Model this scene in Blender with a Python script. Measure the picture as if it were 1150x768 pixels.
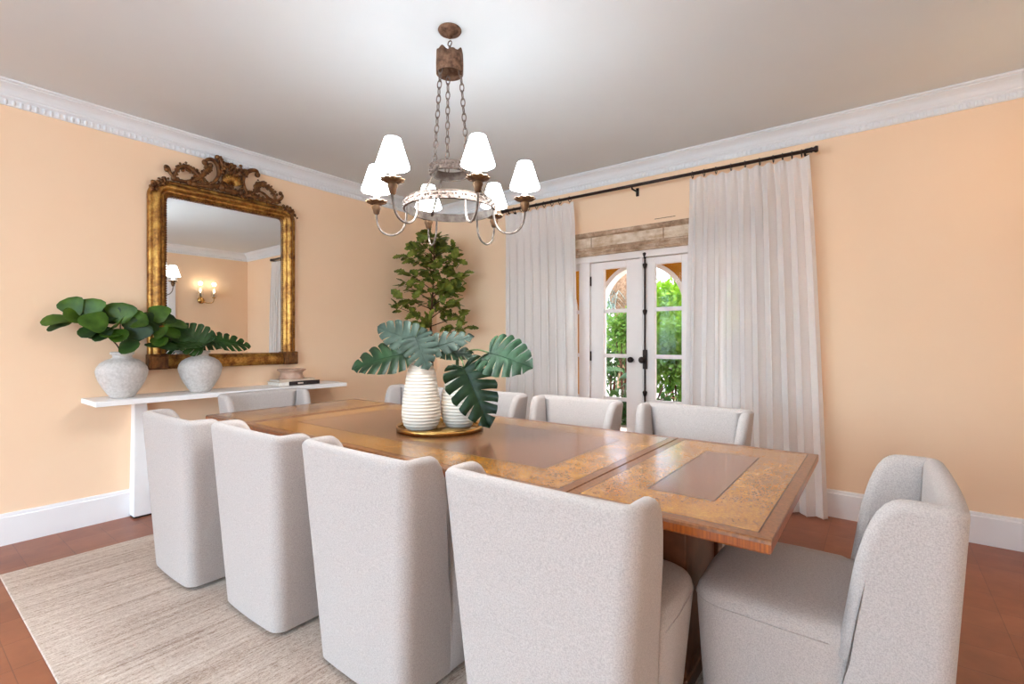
import bpy, math, random
from mathutils import Vector, Matrix
random.seed(7)
sc = bpy.context.scene
for o in list(bpy.data.objects): bpy.data.objects.remove(o)
COL = sc.collection
PI = math.pi

# ------------------------------------------------------------------ camera, light, exposure
RX, RYF, H = 5.06, -11.0, 2.822     # right wall, front wall (behind the camera), ceiling
cam_d = bpy.data.cameras.new('camera'); cam = bpy.data.objects.new('camera', cam_d); COL.objects.link(cam)
cam.location = (4.265, -4.123, 1.25)
cam.rotation_euler = (math.radians(90), 0, math.radians(37.16))
cam_d.sensor_width = 36; cam_d.lens = 545.5/1150*36
cam_d.shift_y = -2.0/1150
cam_d.clip_start = .05
sc.camera = cam
sc.view_settings.view_transform = 'Standard'
sc.view_settings.look = 'None'
sc.view_settings.exposure = 1.57
sc.view_settings.gamma = 1.0
sc.view_settings.use_curve_mapping = False
try:
    sc.cycles.sample_clamp_indirect = 6.0
    sc.cycles.caustics_reflective = False; sc.cycles.caustics_refractive = False
    sc.cycles.max_bounces = 12; sc.cycles.diffuse_bounces = 8; sc.cycles.glossy_bounces = 6; sc.cycles.transparent_max_bounces = 16
except Exception: pass

wld = bpy.data.worlds.new('sky'); sc.world = wld; wld.use_nodes = True
nt = wld.node_tree; nt.nodes.clear()
wo = nt.nodes.new('ShaderNodeOutputWorld'); bg = nt.nodes.new('ShaderNodeBackground')
sky = nt.nodes.new('ShaderNodeTexSky'); sky.sky_type = 'NISHITA'; sky.sun_disc = False
sky.sun_elevation = math.radians(55); sky.sun_rotation = math.radians(60); sky.air_density = 1.0; sky.dust_density = 3.0
nt.links.new(sky.outputs[0], bg.inputs[0]); bg.inputs[1].default_value = .42
nt.links.new(bg.outputs[0], wo.inputs[0])

def light(name, kind, loc, rot, energy, color=(1,1,1), size=1, size_y=None, spread=None):
    d = bpy.data.lights.new(name, kind); o = bpy.data.objects.new(name, d); COL.objects.link(o)
    o.location = loc; o.rotation_euler = rot; d.energy = energy; d.color = color
    if kind == 'AREA':
        d.size = size
        if size_y: d.shape = 'RECTANGLE'; d.size_y = size_y
        if spread: d.spread = spread
    elif kind == 'SUN': d.angle = math.radians(1.5)
    else: d.shadow_soft_size = size
    return o
# sun on the garden, area lamps outside unseen windows behind the camera
light('sun', 'SUN', (0,6,8), (math.radians(38), math.radians(-14), 0), 1.9, (1,.96,.9))
DAY=(.56,.81,1)
light('window_daylight', 'AREA', (2.4,-11.15,1.6), (math.radians(90),0,0), 92, DAY, 4.6, 2.4)  # fill lamp added to brighten the whole room from behind
light('side_window_daylight', 'AREA', (-.3,-8.4,1.6), (math.radians(90),0,math.radians(-90)), 105, DAY, 2.0, 1.9)
light('far_window_daylight', 'AREA', (RX+.3,-8.7,1.6), (math.radians(90),0,math.radians(90)), 105, DAY, 2.8, 2.1)  # fill lamp added on the right to brighten the left wall

# ------------------------------------------------------------------ helpers
def lerp(a, b, t): return a+(b-a)*t
def interp(x, xs, ys):
    if x <= xs[0]: return ys[0]
    for i in range(1, len(xs)):
        if x <= xs[i]:
            return lerp(ys[i-1], ys[i], (x-xs[i-1])/(xs[i]-xs[i-1]))
    return ys[-1]
def wloc(o):
    v = Vector((0,0,0))
    while o is not None: v += Vector(o.location); o = o.parent
    return v

class MB:
    def __init__(s): s.v=[]; s.f=[]; s.m=[]; s.s=[]
    def face(s, idx, m=0, sm=False): s.f.append(tuple(idx)); s.m.append(m); s.s.append(sm)
    def add(s, pts):
        b=len(s.v); s.v.extend([tuple(p) for p in pts]); return b
    def box(s, x0,x1,y0,y1,z0,z1, m=0):
        b=s.add([(x0,y0,z0),(x1,y0,z0),(x1,y1,z0),(x0,y1,z0),(x0,y0,z1),(x1,y0,z1),(x1,y1,z1),(x0,y1,z1)])
        for q in ((0,3,2,1),(4,5,6,7),(0,1,5,4),(1,2,6,5),(2,3,7,6),(3,0,4,7)): s.face([b+i for i in q], m)
        return s
    def grid(s, rows, m=0, sm=True, closed=False, flip=False):
        n=len(rows[0]); b=[s.add(r) for r in rows]
        for i in range(len(rows)-1):
            for j in range(n if closed else n-1):
                k=(j+1)%n
                q=[b[i]+j,b[i]+k,b[i+1]+k,b[i+1]+j]
                s.face(q[::-1] if flip else q, m, sm)
        return b
    def lathe(s, prof, c=(0,0,0), n=32, m=0, cap0=False, cap1=False, fn=None, sm=True):
        rows=[]
        for r,z in prof:
            row=[]
            for j in range(n):
                a=2*PI*j/n; rr=r if fn is None else fn(r,z,a)
                row.append((c[0]+rr*math.cos(a), c[1]+rr*math.sin(a), c[2]+z))
            rows.append(row)
        b=s.grid(rows, m, sm, True)
        if cap0: s.face([b[0]+j for j in range(n)][::-1], m)
        if cap1: s.face([b[-1]+j for j in range(n)], m)
        return s
    def tube(s, pts, rad, n=8, m=0, flat=None):
        pts=[Vector(p) for p in pts]; k=len(pts)
        if not hasattr(rad,'__len__'): rad=[rad]*k
        t=(pts[1]-pts[0]).normalized()
        u=t.orthogonal().normalized() if flat is None else Vector(flat).normalized()
        rows=[]
        for i,p in enumerate(pts):
            t=(pts[min(i+1,k-1)]-pts[max(i-1,0)]).normalized()
            u=(u-t*u.dot(t))
            if u.length<1e-6: u=t.orthogonal()
            u.normalize(); w=t.cross(u)
            rows.append([p+(u*math.cos(2*PI*j/n)+w*math.sin(2*PI*j/n))*rad[i] for j in range(n)])
        b=s.grid(rows, m, True, True)
        s.face([b[0]+j for j in range(n)][::-1], m); s.face([b[-1]+j for j in range(n)], m)
        return s
    def ball(s, c, r, nu=10, nv=6, m=0):
        if not hasattr(r,'__len__'): r=(r,r,r)
        rows=[]
        for i in range(nv+1):
            ph=-PI/2+PI*i/nv
            rows.append([(c[0]+r[0]*math.cos(ph)*math.cos(2*PI*j/nu), c[1]+r[1]*math.cos(ph)*math.sin(2*PI*j/nu), c[2]+r[2]*math.sin(ph)) for j in range(nu)])
        s.grid(rows, m, True, True); return s
    def torus(s, c, R, r, n=24, k=8, m=0, fr=None, sx=1.0):
        # fr: matrix 3x3 whose local z is the axis ; sx stretches local x
        fr = fr or Matrix.Identity(3); rows=[]
        for i in range(n+1):
            a=2*PI*i/n; row=[]
            for j in range(k):
                b=2*PI*j/k
                p=Vector(((R+r*math.cos(b))*math.cos(a)*sx,(R+r*math.cos(b))*math.sin(a),r*math.sin(b)))
                row.append(Vector(c)+fr@p)
            rows.append(row)
        s.grid(rows, m, True, True); return s
    def build(s, name, mats, parent=None, bevel=None, solid=None, sub=None):
        o0 = wloc(parent) if parent else Vector((0,0,0))
        me=bpy.data.meshes.new(name)
        me.from_pydata([tuple(Vector(p)-o0) for p in s.v], [], s.f)
        if not isinstance(mats,(list,tuple)): mats=[mats]
        for m in mats: me.materials.append(m)
        me.polygons.foreach_set('material_index', s.m); me.polygons.foreach_set('use_smooth', s.s)
        me.update()
        o=bpy.data.objects.new(name, me); COL.objects.link(o)
        if parent: o.parent=parent
        if bevel:
            b=o.modifiers.new('bevel','BEVEL'); b.width=bevel; b.segments=2; b.limit_method='ANGLE'
        if solid:
            b=o.modifiers.new('solid','SOLIDIFY'); b.thickness=solid; b.offset=0
        return o

def tag(o, label=None, cat=None, group=None, kind=None):
    if label: o['label']=label
    if cat: o['category']=cat
    if group: o['group']=group
    if kind: o['kind']=kind
    return o
def thing(name, label, cat, loc=(0,0,0), group=None, kind=None):
    o=bpy.data.objects.new(name, None); COL.objects.link(o); o.location=loc; o.empty_display_size=.05
    return tag(o, label, cat, group, kind)
def copy_tree(o, parent=None):
    c=o.copy(); COL.objects.link(c)
    if parent: c.parent=parent
    for ch in list(o.children): copy_tree(ch, c)
    return c
def smooth_path(pts, n=6):
    P=[Vector(p) for p in pts]; out=[]
    for i in range(len(P)-1):
        p0=P[max(i-1,0)]; p1=P[i]; p2=P[i+1]; p3=P[min(i+2,len(P)-1)]
        for k in range(n):
            t=k/n
            out.append(.5*((2*p1)+(p2-p0)*t+(2*p0-5*p1+4*p2-p3)*t*t+(3*p1-p0-3*p2+p3)*t**3))
    out.append(P[-1]); return out

# ------------------------------------------------------------------ materials
def lin(c):
    return tuple(((x/255)/12.92 if x/255<=.04045 else ((x/255+.055)/1.055)**2.4) for x in c)+(1,)
class NT:
    def __init__(s, name):
        s.mat=bpy.data.materials.new(name); s.mat.use_nodes=True; s.t=s.mat.node_tree
        s.p=s.t.nodes['Principled BSDF']; s.out=s.t.nodes['Material Output']; s._tc=None
    def n(s, typ, **kw):
        x=s.t.nodes.new(typ)
        for k,v in kw.items():
            if k in x.inputs.keys() if isinstance(k,str) else False: x.inputs[k].default_value=v
            else: setattr(x,k,v)
        return x
    def l(s,a,b): s.t.links.new(a,b)
    def coord(s, scale=(1,1,1), rot=(0,0,0), kind='Object'):
        if s._tc is None: s._tc=s.n('ShaderNodeTexCoord')
        mp=s.n('ShaderNodeMapping'); mp.inputs['Scale'].default_value=scale; mp.inputs['Rotation'].default_value=rot
        s.l(s._tc.outputs[kind], mp.inputs['Vector']); return mp.outputs[0]
    def noise(s, vec, scale=5, detail=4, rough=.55, dist=0):
        x=s.n('ShaderNodeTexNoise'); x.inputs['Scale'].default_value=scale; x.inputs['Detail'].default_value=detail
        x.inputs['Roughness'].default_value=rough; x.inputs['Distortion'].default_value=dist
        s.l(vec, x.inputs['Vector']); return x.outputs['Fac']
    def ramp(s, fac, stops):
        r=s.n('ShaderNodeValToRGB'); e=r.color_ramp.elements
        while len(e)<len(stops): e.new(.5)
        for i,(p,c) in enumerate(stops): e[i].position=p; e[i].color=lin(c)
        s.l(fac, r.inputs[0]); return r.outputs[0]
    def mixc(s, fac, a, b, typ='MIX'):
        m=s.n('ShaderNodeMix'); m.data_type='RGBA'; m.blend_type=typ
        for i,v in ((0,fac),(6,a),(7,b)):
            if hasattr(v,'is_linked') or isinstance(v, bpy.types.NodeSocket): s.l(v, m.inputs[i])
            else: m.inputs[i].default_value=v
        return m.outputs[2]
    def math(s, op, a, b=None):
        m=s.n('ShaderNodeMath'); m.operation=op
        for i,v in ((0,a),(1,b)):
            if v is None: continue
            if isinstance(v, bpy.types.NodeSocket): s.l(v, m.inputs[i])
            else: m.inputs[i].default_value=v
        return m.outputs[0]
    def bump(s, h, strength=.2, dist=.01):
        b=s.n('ShaderNodeBump'); b.inputs['Strength'].default_value=strength; b.inputs['Distance'].default_value=dist
        s.l(h, b.inputs['Height']); s.l(b.outputs[0], s.p.inputs['Normal']); return b
    def base(s, c):
        if isinstance(c, bpy.types.NodeSocket): s.l(c, s.p.inputs['Base Color'])
        else: s.p.inputs['Base Color'].default_value=lin(c)
        return s
    def set(s, rough=.5, metal=0, spec=.5, coat=0, sheen=0):
        s.p.inputs['Roughness'].default_value=rough; s.p.inputs['Metallic'].default_value=metal
        s.p.inputs['Specular IOR Level'].default_value=spec; s.p.inputs['Coat Weight'].default_value=coat
        s.p.inputs['Sheen Weight'].default_value=sheen
        return s

def mottled(name, c1, c2, scale=8, rough=.6, metal=0, spec=.4, bump=0, bscale=60, detail=4):
    k=NT(name); v=k.coord()
    k.base(k.ramp(k.noise(v,scale,detail), [(.35,c1),(.65,c2)])).set(rough,metal,spec)
    if bump: k.bump(k.noise(v,bscale,3), bump, .004)
    return k.mat

M={}
M['wall']=mottled('peach_paint',(246,213,179),(248,216,183),1.5,.75,0,.25,.06,220)
M['ceiling']=mottled('ceiling_paint',(220,227,231),(223,230,234),1.2,.9,0,.1)
M['trim']=mottled('white_gloss_trim',(236,233,233),(240,238,238),3,.4,0,.4)
M['crown']=mottled('crown_plaster',(228,231,234),(233,235,238),3,.6,0,.3)
M['white']=mottled('white_lacquer',(240,237,236),(245,243,242),3,.4,0,.4)
M['doorpaint']=mottled('door_paint',(236,228,224),(241,234,230),4,.45,0,.4)
M['black_iron']=mottled('dark_iron',(38,28,26),(58,44,38),30,.5,.6,.5,.1,120)
M['rod_iron']=mottled('rod_bronze',(40,27,24),(56,38,32),20,.4,.5,.5)

# floor: square terracotta tiles
k=NT('terracotta_tile'); v=k.coord()
br=k.n('ShaderNodeTexBrick'); br.offset=0; br.squash=1
br.inputs['Scale'].default_value=1; br.inputs['Brick Width'].default_value=.235; br.inputs['Row Height'].default_value=.2
br.inputs['Mortar Size'].default_value=.0022; br.inputs['Mortar Smooth'].default_value=.3; br.inputs['Bias'].default_value=0
br.inputs['Color1'].default_value=lin((138,78,52)); br.inputs['Color2'].default_value=lin((156,95,66)); br.inputs['Mortar'].default_value=lin((108,62,46))
k.l(v, br.inputs['Vector'])
nz=k.noise(v,7,5,.6); c=k.mixc(.35, br.outputs['Color'], k.ramp(nz,[(.3,(104,58,42)),(.55,(150,88,60)),(.75,(170,112,78))]))
k.base(c).set(.34,0,.4)
k.bump(k.math('SUBTRACT', k.math('MULTIPLY', nz, .4), br.outputs['Fac']), .25, .004)
M['floor']=k.mat

# rug: streaked along Y
k=NT('woven_rug'); v1=k.coord((60,1.6,1)); v2=k.coord((150,34,1)); v3=k.coord((260,150,1)); v4=k.coord((9,1.1,1))
a=k.noise(v1,1,3,.6); b=k.noise(v2,1,3,.7); d=k.noise(v3,1,2,.6); e=k.noise(v4,1,3)
mx=k.math('ADD', k.math('ADD', k.math('MULTIPLY',a,.28), k.math('MULTIPLY',b,.36)), k.math('ADD',k.math('MULTIPLY',d,.26),k.math('MULTIPLY',e,.12)))
k.base(k.ramp(mx,[(.36,(120,94,82)),(.45,(184,162,146)),(.53,(216,200,186)),(.66,(236,226,216))])).set(.95,0,.1)
k.bump(mx,.7,.012); M['rug']=k.mat

# linen upholstery
def linen(name, c1, c2, sc=1):
    k=NT(name); v=k.coord((1,1,1)); a=k.noise(v,260*sc,2,.6); v2=k.coord((1,1,6)); b=k.noise(v2,120*sc,2,.6); v3=k.coord((6,6,1)); d=k.noise(v3,120*sc,2,.6)
    w=k.math('ADD', k.math('MULTIPLY',a,.5), k.math('MULTIPLY', k.math('ADD',b,d), .25))
    k.base(k.ramp(w,[(.38,c1),(.6,c2)])).set(.9,0,.15,0,.15); k.bump(w,.45,.004)
    return k.mat
M['linen']=linen('oatmeal_linen',(168,158,153),(195,185,180))
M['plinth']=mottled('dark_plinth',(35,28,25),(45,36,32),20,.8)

# curtain: translucent linen
k=NT('sheer_linen'); v=k.coord((420,420,30)); v2=k.coord((30,30,420))
w=k.math('ADD', k.math('MULTIPLY',k.noise(v,1,2),.5), k.math('MULTIPLY',k.noise(v2,1,2),.5))
k.base(k.ramp(w,[(.35,(240,238,237)),(.65,(250,248,247))])).set(.95,0,.1)
tr=k.n('ShaderNodeBsdfTranslucent'); tr.inputs[0].default_value=lin((246,242,239)); tp=k.n('ShaderNodeBsdfTransparent')
m1=k.n('ShaderNodeMixShader'); m1.inputs[0].default_value=.3; k.l(k.p.outputs[0],m1.inputs[1]); k.l(tr.outputs[0],m1.inputs[2])
m2=k.n('ShaderNodeMixShader'); m2.inputs[0].default_value=.07; k.l(m1.outputs[0],m2.inputs[1]); k.l(tp.outputs[0],m2.inputs[2])
k.l(m2.outputs[0],k.out.inputs[0]); M['curtain']=k.mat

# woods
k=NT('burl_veneer'); v=k.coord()
n1=k.noise(v,9,5,.6,.3); n2=k.noise(v,120,5,.7,.4); n3=k.noise(v,260,3,.6)
f=k.math('ADD', k.math('MULTIPLY',n1,.3), k.math('ADD',k.math('MULTIPLY',n2,.42),k.math('MULTIPLY',n3,.28)))
k.base(k.ramp(f,[(.36,(116,66,22)),(.45,(144,90,30)),(.53,(168,110,36)),(.63,(194,144,54))])).set(.26,0,.5,.5)
k.p.inputs['Coat Roughness'].default_value=.14; M['burl']=k.mat
k=NT('walnut_panel'); v=k.coord((1.2,30,1)); n1=k.noise(v,3,5,.6,.6); n2=k.noise(k.coord(),3,3)
f=k.math('ADD',k.math('MULTIPLY',n1,.6),k.math('MULTIPLY',n2,.4))
k.base(k.ramp(f,[(.35,(106,64,40)),(.5,(126,80,52)),(.68,(140,92,62))])).set(.26,0,.5,.5)
k.p.inputs['Coat Roughness'].default_value=.14; M['panel']=k.mat
k=NT('mahogany_band'); v=k.coord((90,90,3)); n1=k.noise(v,1,3,.6)
k.base(k.ramp(n1,[(.35,(108,62,28)),(.65,(146,92,46))])).set(.3,0,.5,.2); M['band']=k.mat
M['inlay']=mottled('dark_inlay',(48,26,14),(66,36,20),30,.3)
M['darkwood']=mottled('dark_mahogany',(104,64,44),(132,84,58),12,.4)

# gilding
k=NT('antique_gilt'); v=k.coord(); n1=k.noise(v,14,5,.65); n2=k.noise(k.coord(),60,3)
f=k.math('ADD',k.math('MULTIPLY',n1,.7),k.math('MULTIPLY',n2,.3))
k.base(k.ramp(f,[(.33,(84,48,24)),(.46,(142,94,42)),(.58,(184,136,66)),(.72,(206,164,92))])).set(.36,.75,.5)
k.bump(k.noise(v,70,3),.15,.004); M['gilt']=k.mat
M['gilt_dark']=mottled('worn_dark_gilt',(84,50,28),(138,92,48),26,.45,.55,.5,.3,90)
k=NT('mirror_glass'); k.base((236,238,238)).set(.005,1,.5); M['mirror']=k.mat

# lintel stone
k=NT('weathered_stone'); v=k.coord((1,1,1)); n1=k.noise(v,6,6,.7,.4); n2=k.noise(k.coord((3,3,12)),2,4,.6)
f=k.math('ADD',k.math('MULTIPLY',n1,.6),k.math('MULTIPLY',n2,.4))
k.base(k.ramp(f,[(.32,(146,118,94)),(.42,(192,166,138)),(.52,(218,200,178)),(.66,(236,224,210))])).set(.85,0,.2); k.bump(f,.35,.01); M['stone']=k.mat

k=NT('stained_stone'); v=k.coord(); n1=k.noise(v,9,5,.7,.4)  # darker stone tone for the top fillet and lower mouldings
k.base(k.ramp(n1,[(.34,(150,122,98)),(.5,(190,162,136)),(.66,(216,194,172))])).set(.85,0,.2); k.bump(n1,.35,.01); M['stone_dark']=k.mat
# pottery
M['grey_pot']=mottled('speckled_stoneware',(190,183,178),(210,204,200),60,.75,0,.2,.5,140,6)
M['white_pot']=mottled('white_ceramic',(238,226,210),(243,232,218),10,.5,0,.4)
M['clay']=mottled('pink_clay',(178,142,120),(202,168,148),18,.8)
M['brass']=mottled('polished_brass',(178,136,74),(206,166,100),6,.22,1)
M['black_cover']=mottled('black_book_cover',(34,24,24),(46,34,32),20,.5)
M['pages']=mottled('book_pages',(222,214,206),(240,234,226),90,.8)
M['beige_cover']=mottled('beige_book_cover',(206,186,166),(222,204,186),20,.7)

# chandelier metals
M['rust']=mottled('rusted_metal',(84,58,44),(136,104,82),40,.75,.3,.3,.4,120)
M['bobeche']=mottled('aged_brass',(82,56,36),(122,90,60),30,.6,.4,.4,.2,80)
M['chain']=mottled('chain_iron',(92,80,76),(130,116,108),60,.55,.5)
M['paint_metal']=mottled('whitewashed_metal',(58,45,38),(122,106,97),70,.75,.1,.3,.5,160,6)
M['grey_metal']=mottled('grey_arm_metal',(84,72,64),(128,116,107),40,.6,.3)
def shade_mat(name, col, strength):
    k=NT(name); k.base((250,246,240)).set(.9)
    k.p.inputs['Emission Color'].default_value=lin(col); k.p.inputs['Emission Strength'].default_value=strength
    return k.mat
M['shade']=shade_mat('lit_shade',(238,248,255),7.2)
M['bulb']=shade_mat('lit_bulb',(255,226,180),3.5)
M['candle']=mottled('candle_sleeve',(240,236,228),(248,244,238),6,.6)
k=NT('clear_glass'); k.base((255,255,255)).set(.02,0,.5); k.p.inputs['Transmission Weight'].default_value=1.0; k.p.inputs['IOR'].default_value=1.1; M['glass_shade']=k.mat
k=NT('window_glass'); tp=k.n('ShaderNodeBsdfTransparent'); gl=k.n('ShaderNodeBsdfGlossy'); gl.inputs['Roughness'].default_value=.02
mx=k.n('ShaderNodeMixShader'); mx.inputs[0].default_value=.004; k.l(tp.outputs[0],mx.inputs[1]); k.l(gl.outputs[0],mx.inputs[2]); k.l(mx.outputs[0],k.out.inputs[0]); M['pane']=k.mat

# foliage
def leafm(name, c1, c2, rough=.4, trans=.25, scale=6):
    k=NT(name); v=k.coord(); f=k.noise(v,scale,3)
    c=k.ramp(f,[(.32,c1),(.68,c2)]); k.base(c).set(rough,0,.28)
    if trans:
        t=k.n('ShaderNodeBsdfTranslucent'); k.l(c,t.inputs[0]); m=k.n('ShaderNodeMixShader'); m.inputs[0].default_value=trans
        k.l(k.p.outputs[0],m.inputs[1]); k.l(t.outputs[0],m.inputs[2]); k.l(m.outputs[0],k.out.inputs[0])
    return k.mat
M['fig']=leafm('fig_leaf',(44,72,16),(80,114,34),.42,.12,9)
M['fig_dark']=leafm('fig_leaf_dark',(28,48,20),(50,76,30),.45,.1,9)
M['monstera']=leafm('monstera_leaf',(18,46,27),(40,76,48),.5,.1,11)
M['monstera_dark']=leafm('monstera_dark_leaf',(13,32,17),(36,62,35),.40,.1,11)
M['monstera_grey']=leafm('monstera_leaf_underside',(42,56,46),(70,86,74),.5,.1,9)
M['palm_green']=leafm('cut_leaf_green',(24,50,20),(52,84,34),.42,.1,10)
M['tree']=leafm('indoor_tree_leaf',(66,84,28),(146,152,66),.5,.15,14)
M['bark']=mottled('brown_bark',(60,38,28),(88,58,42),30,.9,0,.2,.5,60)
M['stemgreen']=mottled('green_stem',(70,88,46),(92,110,60),20,.5)
M['g_lime']=leafm('sunlit_lime_leaf',(110,160,30),(166,204,54),.5,.4,3)  # yellow-green leaf tone of the lime shrub
M['g_mid']=leafm('garden_leaf',(70,120,44),(128,166,70),.5,.35,3)
M['g_dark']=leafm('dark_garden_leaf',(40,78,40),(84,118,60),.5,.3,3)
M['g_blue']=leafm('blue_palm_frond',(96,122,110),(168,186,176),.5,.25,4)
M['g_red']=leafm('bronze_leaf',(70,40,34),(120,72,52),.5,.2,4)
M['dry']=mottled('dry_palm_boots',(120,92,70),(168,136,108),14,.9,0,.1,.6,30)
M['ochre']=mottled('ochre_stucco',(186,126,34),(200,140,44),3,.9,0,.1,.2,60)
M['whitestucco']=mottled('white_stucco',(232,228,220),(244,240,234),4,.9,0,.1,.2,60)
M['patio']=mottled('pale_patio',(196,188,178),(222,214,204),3,.9,0,.1)
M['lawn']=mottled('lawn',(80,120,50),(120,160,70),12,.95,0,.1)
M['pot']=mottled('woven_pot',(150,120,88),(182,152,116),40,.9)

# ------------------------------------------------------------------ room shell
RX, RYF, H = 5.06, -11.0, 2.822     # right wall, front wall (behind the camera), ceiling
def struct(o): o['kind']='structure'; return o
struct(MB().box(-.2,RX+.2,RYF-.2,.25,-.12,0).build('floor',M['floor']))
struct(MB().box(-.2,RX+.2,RYF-.2,.25,H,H+.15).build('ceiling',M['ceiling']))
w=MB(); w.box(-.2,0,-7.35,.25,0,H); w.box(-.2,0,RYF-.2,-9.45,0,H); w.box(-.2,0,-9.45,-7.35,0,.6); w.box(-.2,0,-9.45,-7.35,2.6,H); struct(w.build('wall_left',M['wall']))
w=MB()
for y in (-9.45,-8.4,-7.4): w.box(-.12,-.05,y,y+.05,.6,2.6)
for z in (.6,1.58,2.55): w.box(-.12,-.05,-9.45,-7.35,z,z+.05)
struct(w.build('window_4',M['trim']))
w=MB(); w.box(RX,RX+.2,-7.2,.25,0,H); w.box(RX,RX+.2,RYF-.2,-10.2,0,H); w.box(RX,RX+.2,-10.2,-7.2,0,.5); w.box(RX,RX+.2,-10.2,-7.2,2.65,H); struct(w.build('wall_right',M['wall']))
w=MB()
for y in (-10.2,-9.22,-8.23,-7.25): w.box(RX+.05,RX+.12,y,y+.05,.5,2.65)
for z in (.5,2.6): w.box(RX+.05,RX+.12,-10.2,-7.2,z,z+.05)
struct(w.build('window_5',M['trim']))  # unseen window, added as an opening for the right fill lamp
OX0,OX1,OZ=1.70,3.44,2.045
w=MB(); w.box(0,OX0,0,.25,0,H); w.box(OX1,RX,0,.25,0,H); w.box(OX0,OX1,0,.25,OZ,H); struct(w.build('wall_back',M['wall']))
w=MB(); w.box(0,.1,RYF-.2,RYF,0,H); w.box(4.7,RX,RYF-.2,RYF,0,H); w.box(.1,4.7,RYF-.2,RYF,0,.4); w.box(.1,4.7,RYF-.2,RYF,2.75,H); struct(w.build('wall_front',M['wall']))
# wide unseen window added behind the camera to let fill light in
w=MB()
for x in (.1,1.24,2.38,3.51,4.65): w.box(x,x+.05,RYF-.12,RYF-.04,.4,2.75)
w.box(.1,4.7,RYF-.12,RYF-.04,.4,.45); w.box(.1,4.7,RYF-.12,RYF-.04,2.7,2.75)
struct(w.build('window_3',M['trim']))

# crown moulding: profile (offset from wall, drop from ceiling), mitred round the room
def run(prof, z0, name, mat, side, beads=None):
    mb=MB()
    rows=[]
    for d,z in prof:
        if side=='left':  a,b=(d,RYF+d,z0+z),(d,-d,z0+z)
        if side=='back':  a,b=(d,-d,z0+z),(RX-d,-d,z0+z)
        if side=='right': a,b=(RX-d,-d,z0+z),(RX-d,RYF+d,z0+z)
        if side=='front': a,b=(RX-d,RYF+d,z0+z),(d,RYF+d,z0+z)
        rows.append([a,b])
    mb.grid(rows, 0, False, False, True)
    if beads and side in ('left','back','right'):
        L={'left':-RYF,'back':RX,'right':-RYF}[side]; n=int(L/.034)
        for i in range(n):
            t=(i+.5)/n*L; d,zc=beads
            c={'left':(d,-t,zc),'back':(t,-d,zc),'right':(RX-d,-t,zc)}[side]
            r={'left':(.009,.011,.02),'back':(.011,.009,.02),'right':(.009,.011,.02)}[side]
            mb.ball(c,r,6,4)
    return struct(mb.build(name, mat))
crown=[(0,-.135),(.012,-.135),(.016,-.125),(.016,-.098),(.024,-.092),(.030,-.086),(.030,-.078),(.036,-.072),(.040,-.062),(.048,-.048),(.060,-.036),(.076,-.026),(.084,-.022),(.084,-.015),(.092,-.013),(.098,-.008),(.098,0)]
for i,sd in enumerate(('left','back','right','front')):
    run(crown, H, 'trim_%d'%(i+1), M['crown'], sd, (.014,H-.114))
base=[(0,.192),(.008,.190),(.011,.180),(.011,.172),(.018,.166),(.018,0)]
def baserun(side, name, cut=None):
    if cut is None: return run(base[::-1], 0, name, M['trim'], side)
    mb=MB()
    for a,b in cut: mb.grid([[(a,-d,z),(b,-d,z)] for d,z in base[::-1]],0,False,False,True)
    return struct(mb.build(name,M['trim']))
baserun('left','baseboard_left'); baserun('right','baseboard_right'); baserun('front','baseboard_front')
baserun('back','baseboard_back',[(0,OX0-.04),(OX1+.04,RX)])

# stone lintel above the french doors
l=MB(); x0,x1=1.55,3.60
pr=[(0,2.258),(-.050,2.258),(-.053,2.250),(-.048,2.232),(-.036,2.222),(-.018,2.216),(-.018,2.125),(-.036,2.112),(-.039,2.100),(-.026,2.094),(-.026,2.086),(-.046,2.076),(-.046,2.064),(-.030,2.058),(-.030,2.044),(0,2.044)]
l.grid([[(x0,y,z),(x1,y,z)] for y,z in pr[:6]],2,False,False,True); l.grid([[(x0,y,z),(x1,y,z)] for y,z in pr[5:7]],0,False,False,True); l.grid([[(x0,y,z),(x1,y,z)] for y,z in pr[6:]],2,False,False,True)
for x in (x0,x1):
    b=l.add([(x,y,z) for y,z in pr]); l.face([b+i for i in range(len(pr))])
for x in (2.09,2.78): l.box(x,x+.006,-.0195,-.01,2.125,2.22,1)
lo=struct(l.build('trim_5',[M['stone'],M['gilt_dark'],M['stone_dark']]))
MB().box(2.70,2.88,-.003,.001,2.302,2.306).build('crack',M['gilt_dark'],lo)

# ------------------------------------------------------------------ french doors and sidelights
DY0,DY1=.03,.075
door=thing('door_1','pair of white french doors with glass panes','door',(2.57,.05,0),kind='structure')
del door['label']; del door['category']
fr=MB()
for a,b in ((1.70,1.76),(1.955,2.062),(3.065,3.18),(3.385,3.44)): fr.box(a,b,.0,.12,0,1.984)
fr.box(1.70,3.44,0,.12,1.985,2.045)
fr.build('frame',M['doorpaint'],door,bevel=.004)
def leaf(x0,gx0,gx1,x1,knobx=None):
    lf=MB()
    lf.box(x0,gx0,DY0,DY1,.01,1.98); lf.box(gx1,x1,DY0,DY1,.01,1.98)
    lf.box(gx0,gx1,DY0,DY1,1.917,1.98); lf.box(gx0,gx1,DY0,DY1,.01,.30)
    for z0,z1 in ((1.505,1.54),(1.088,1.123),(.688,.722)): lf.box(gx0,gx1,DY0+.008,DY1-.008,z0,z1)
    o=lf.build('door_leaf',M['doorpaint'],door,bevel=.004)
    for z0,z1 in ((.30,.688),(.722,1.088),(1.123,1.505),(1.54,1.917)):
        MB().box(gx0,gx1,.050,.054,z0,z1).build('pane',M['pane'],o)
    return o
ll=leaf(2.064,2.198,2.424,2.564); rl=leaf(2.567,2.690,2.922,3.062)
MB().box(2.552,2.580,.018,.032,.01,1.985).build('astragal',M['doorpaint'],rl)
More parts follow.
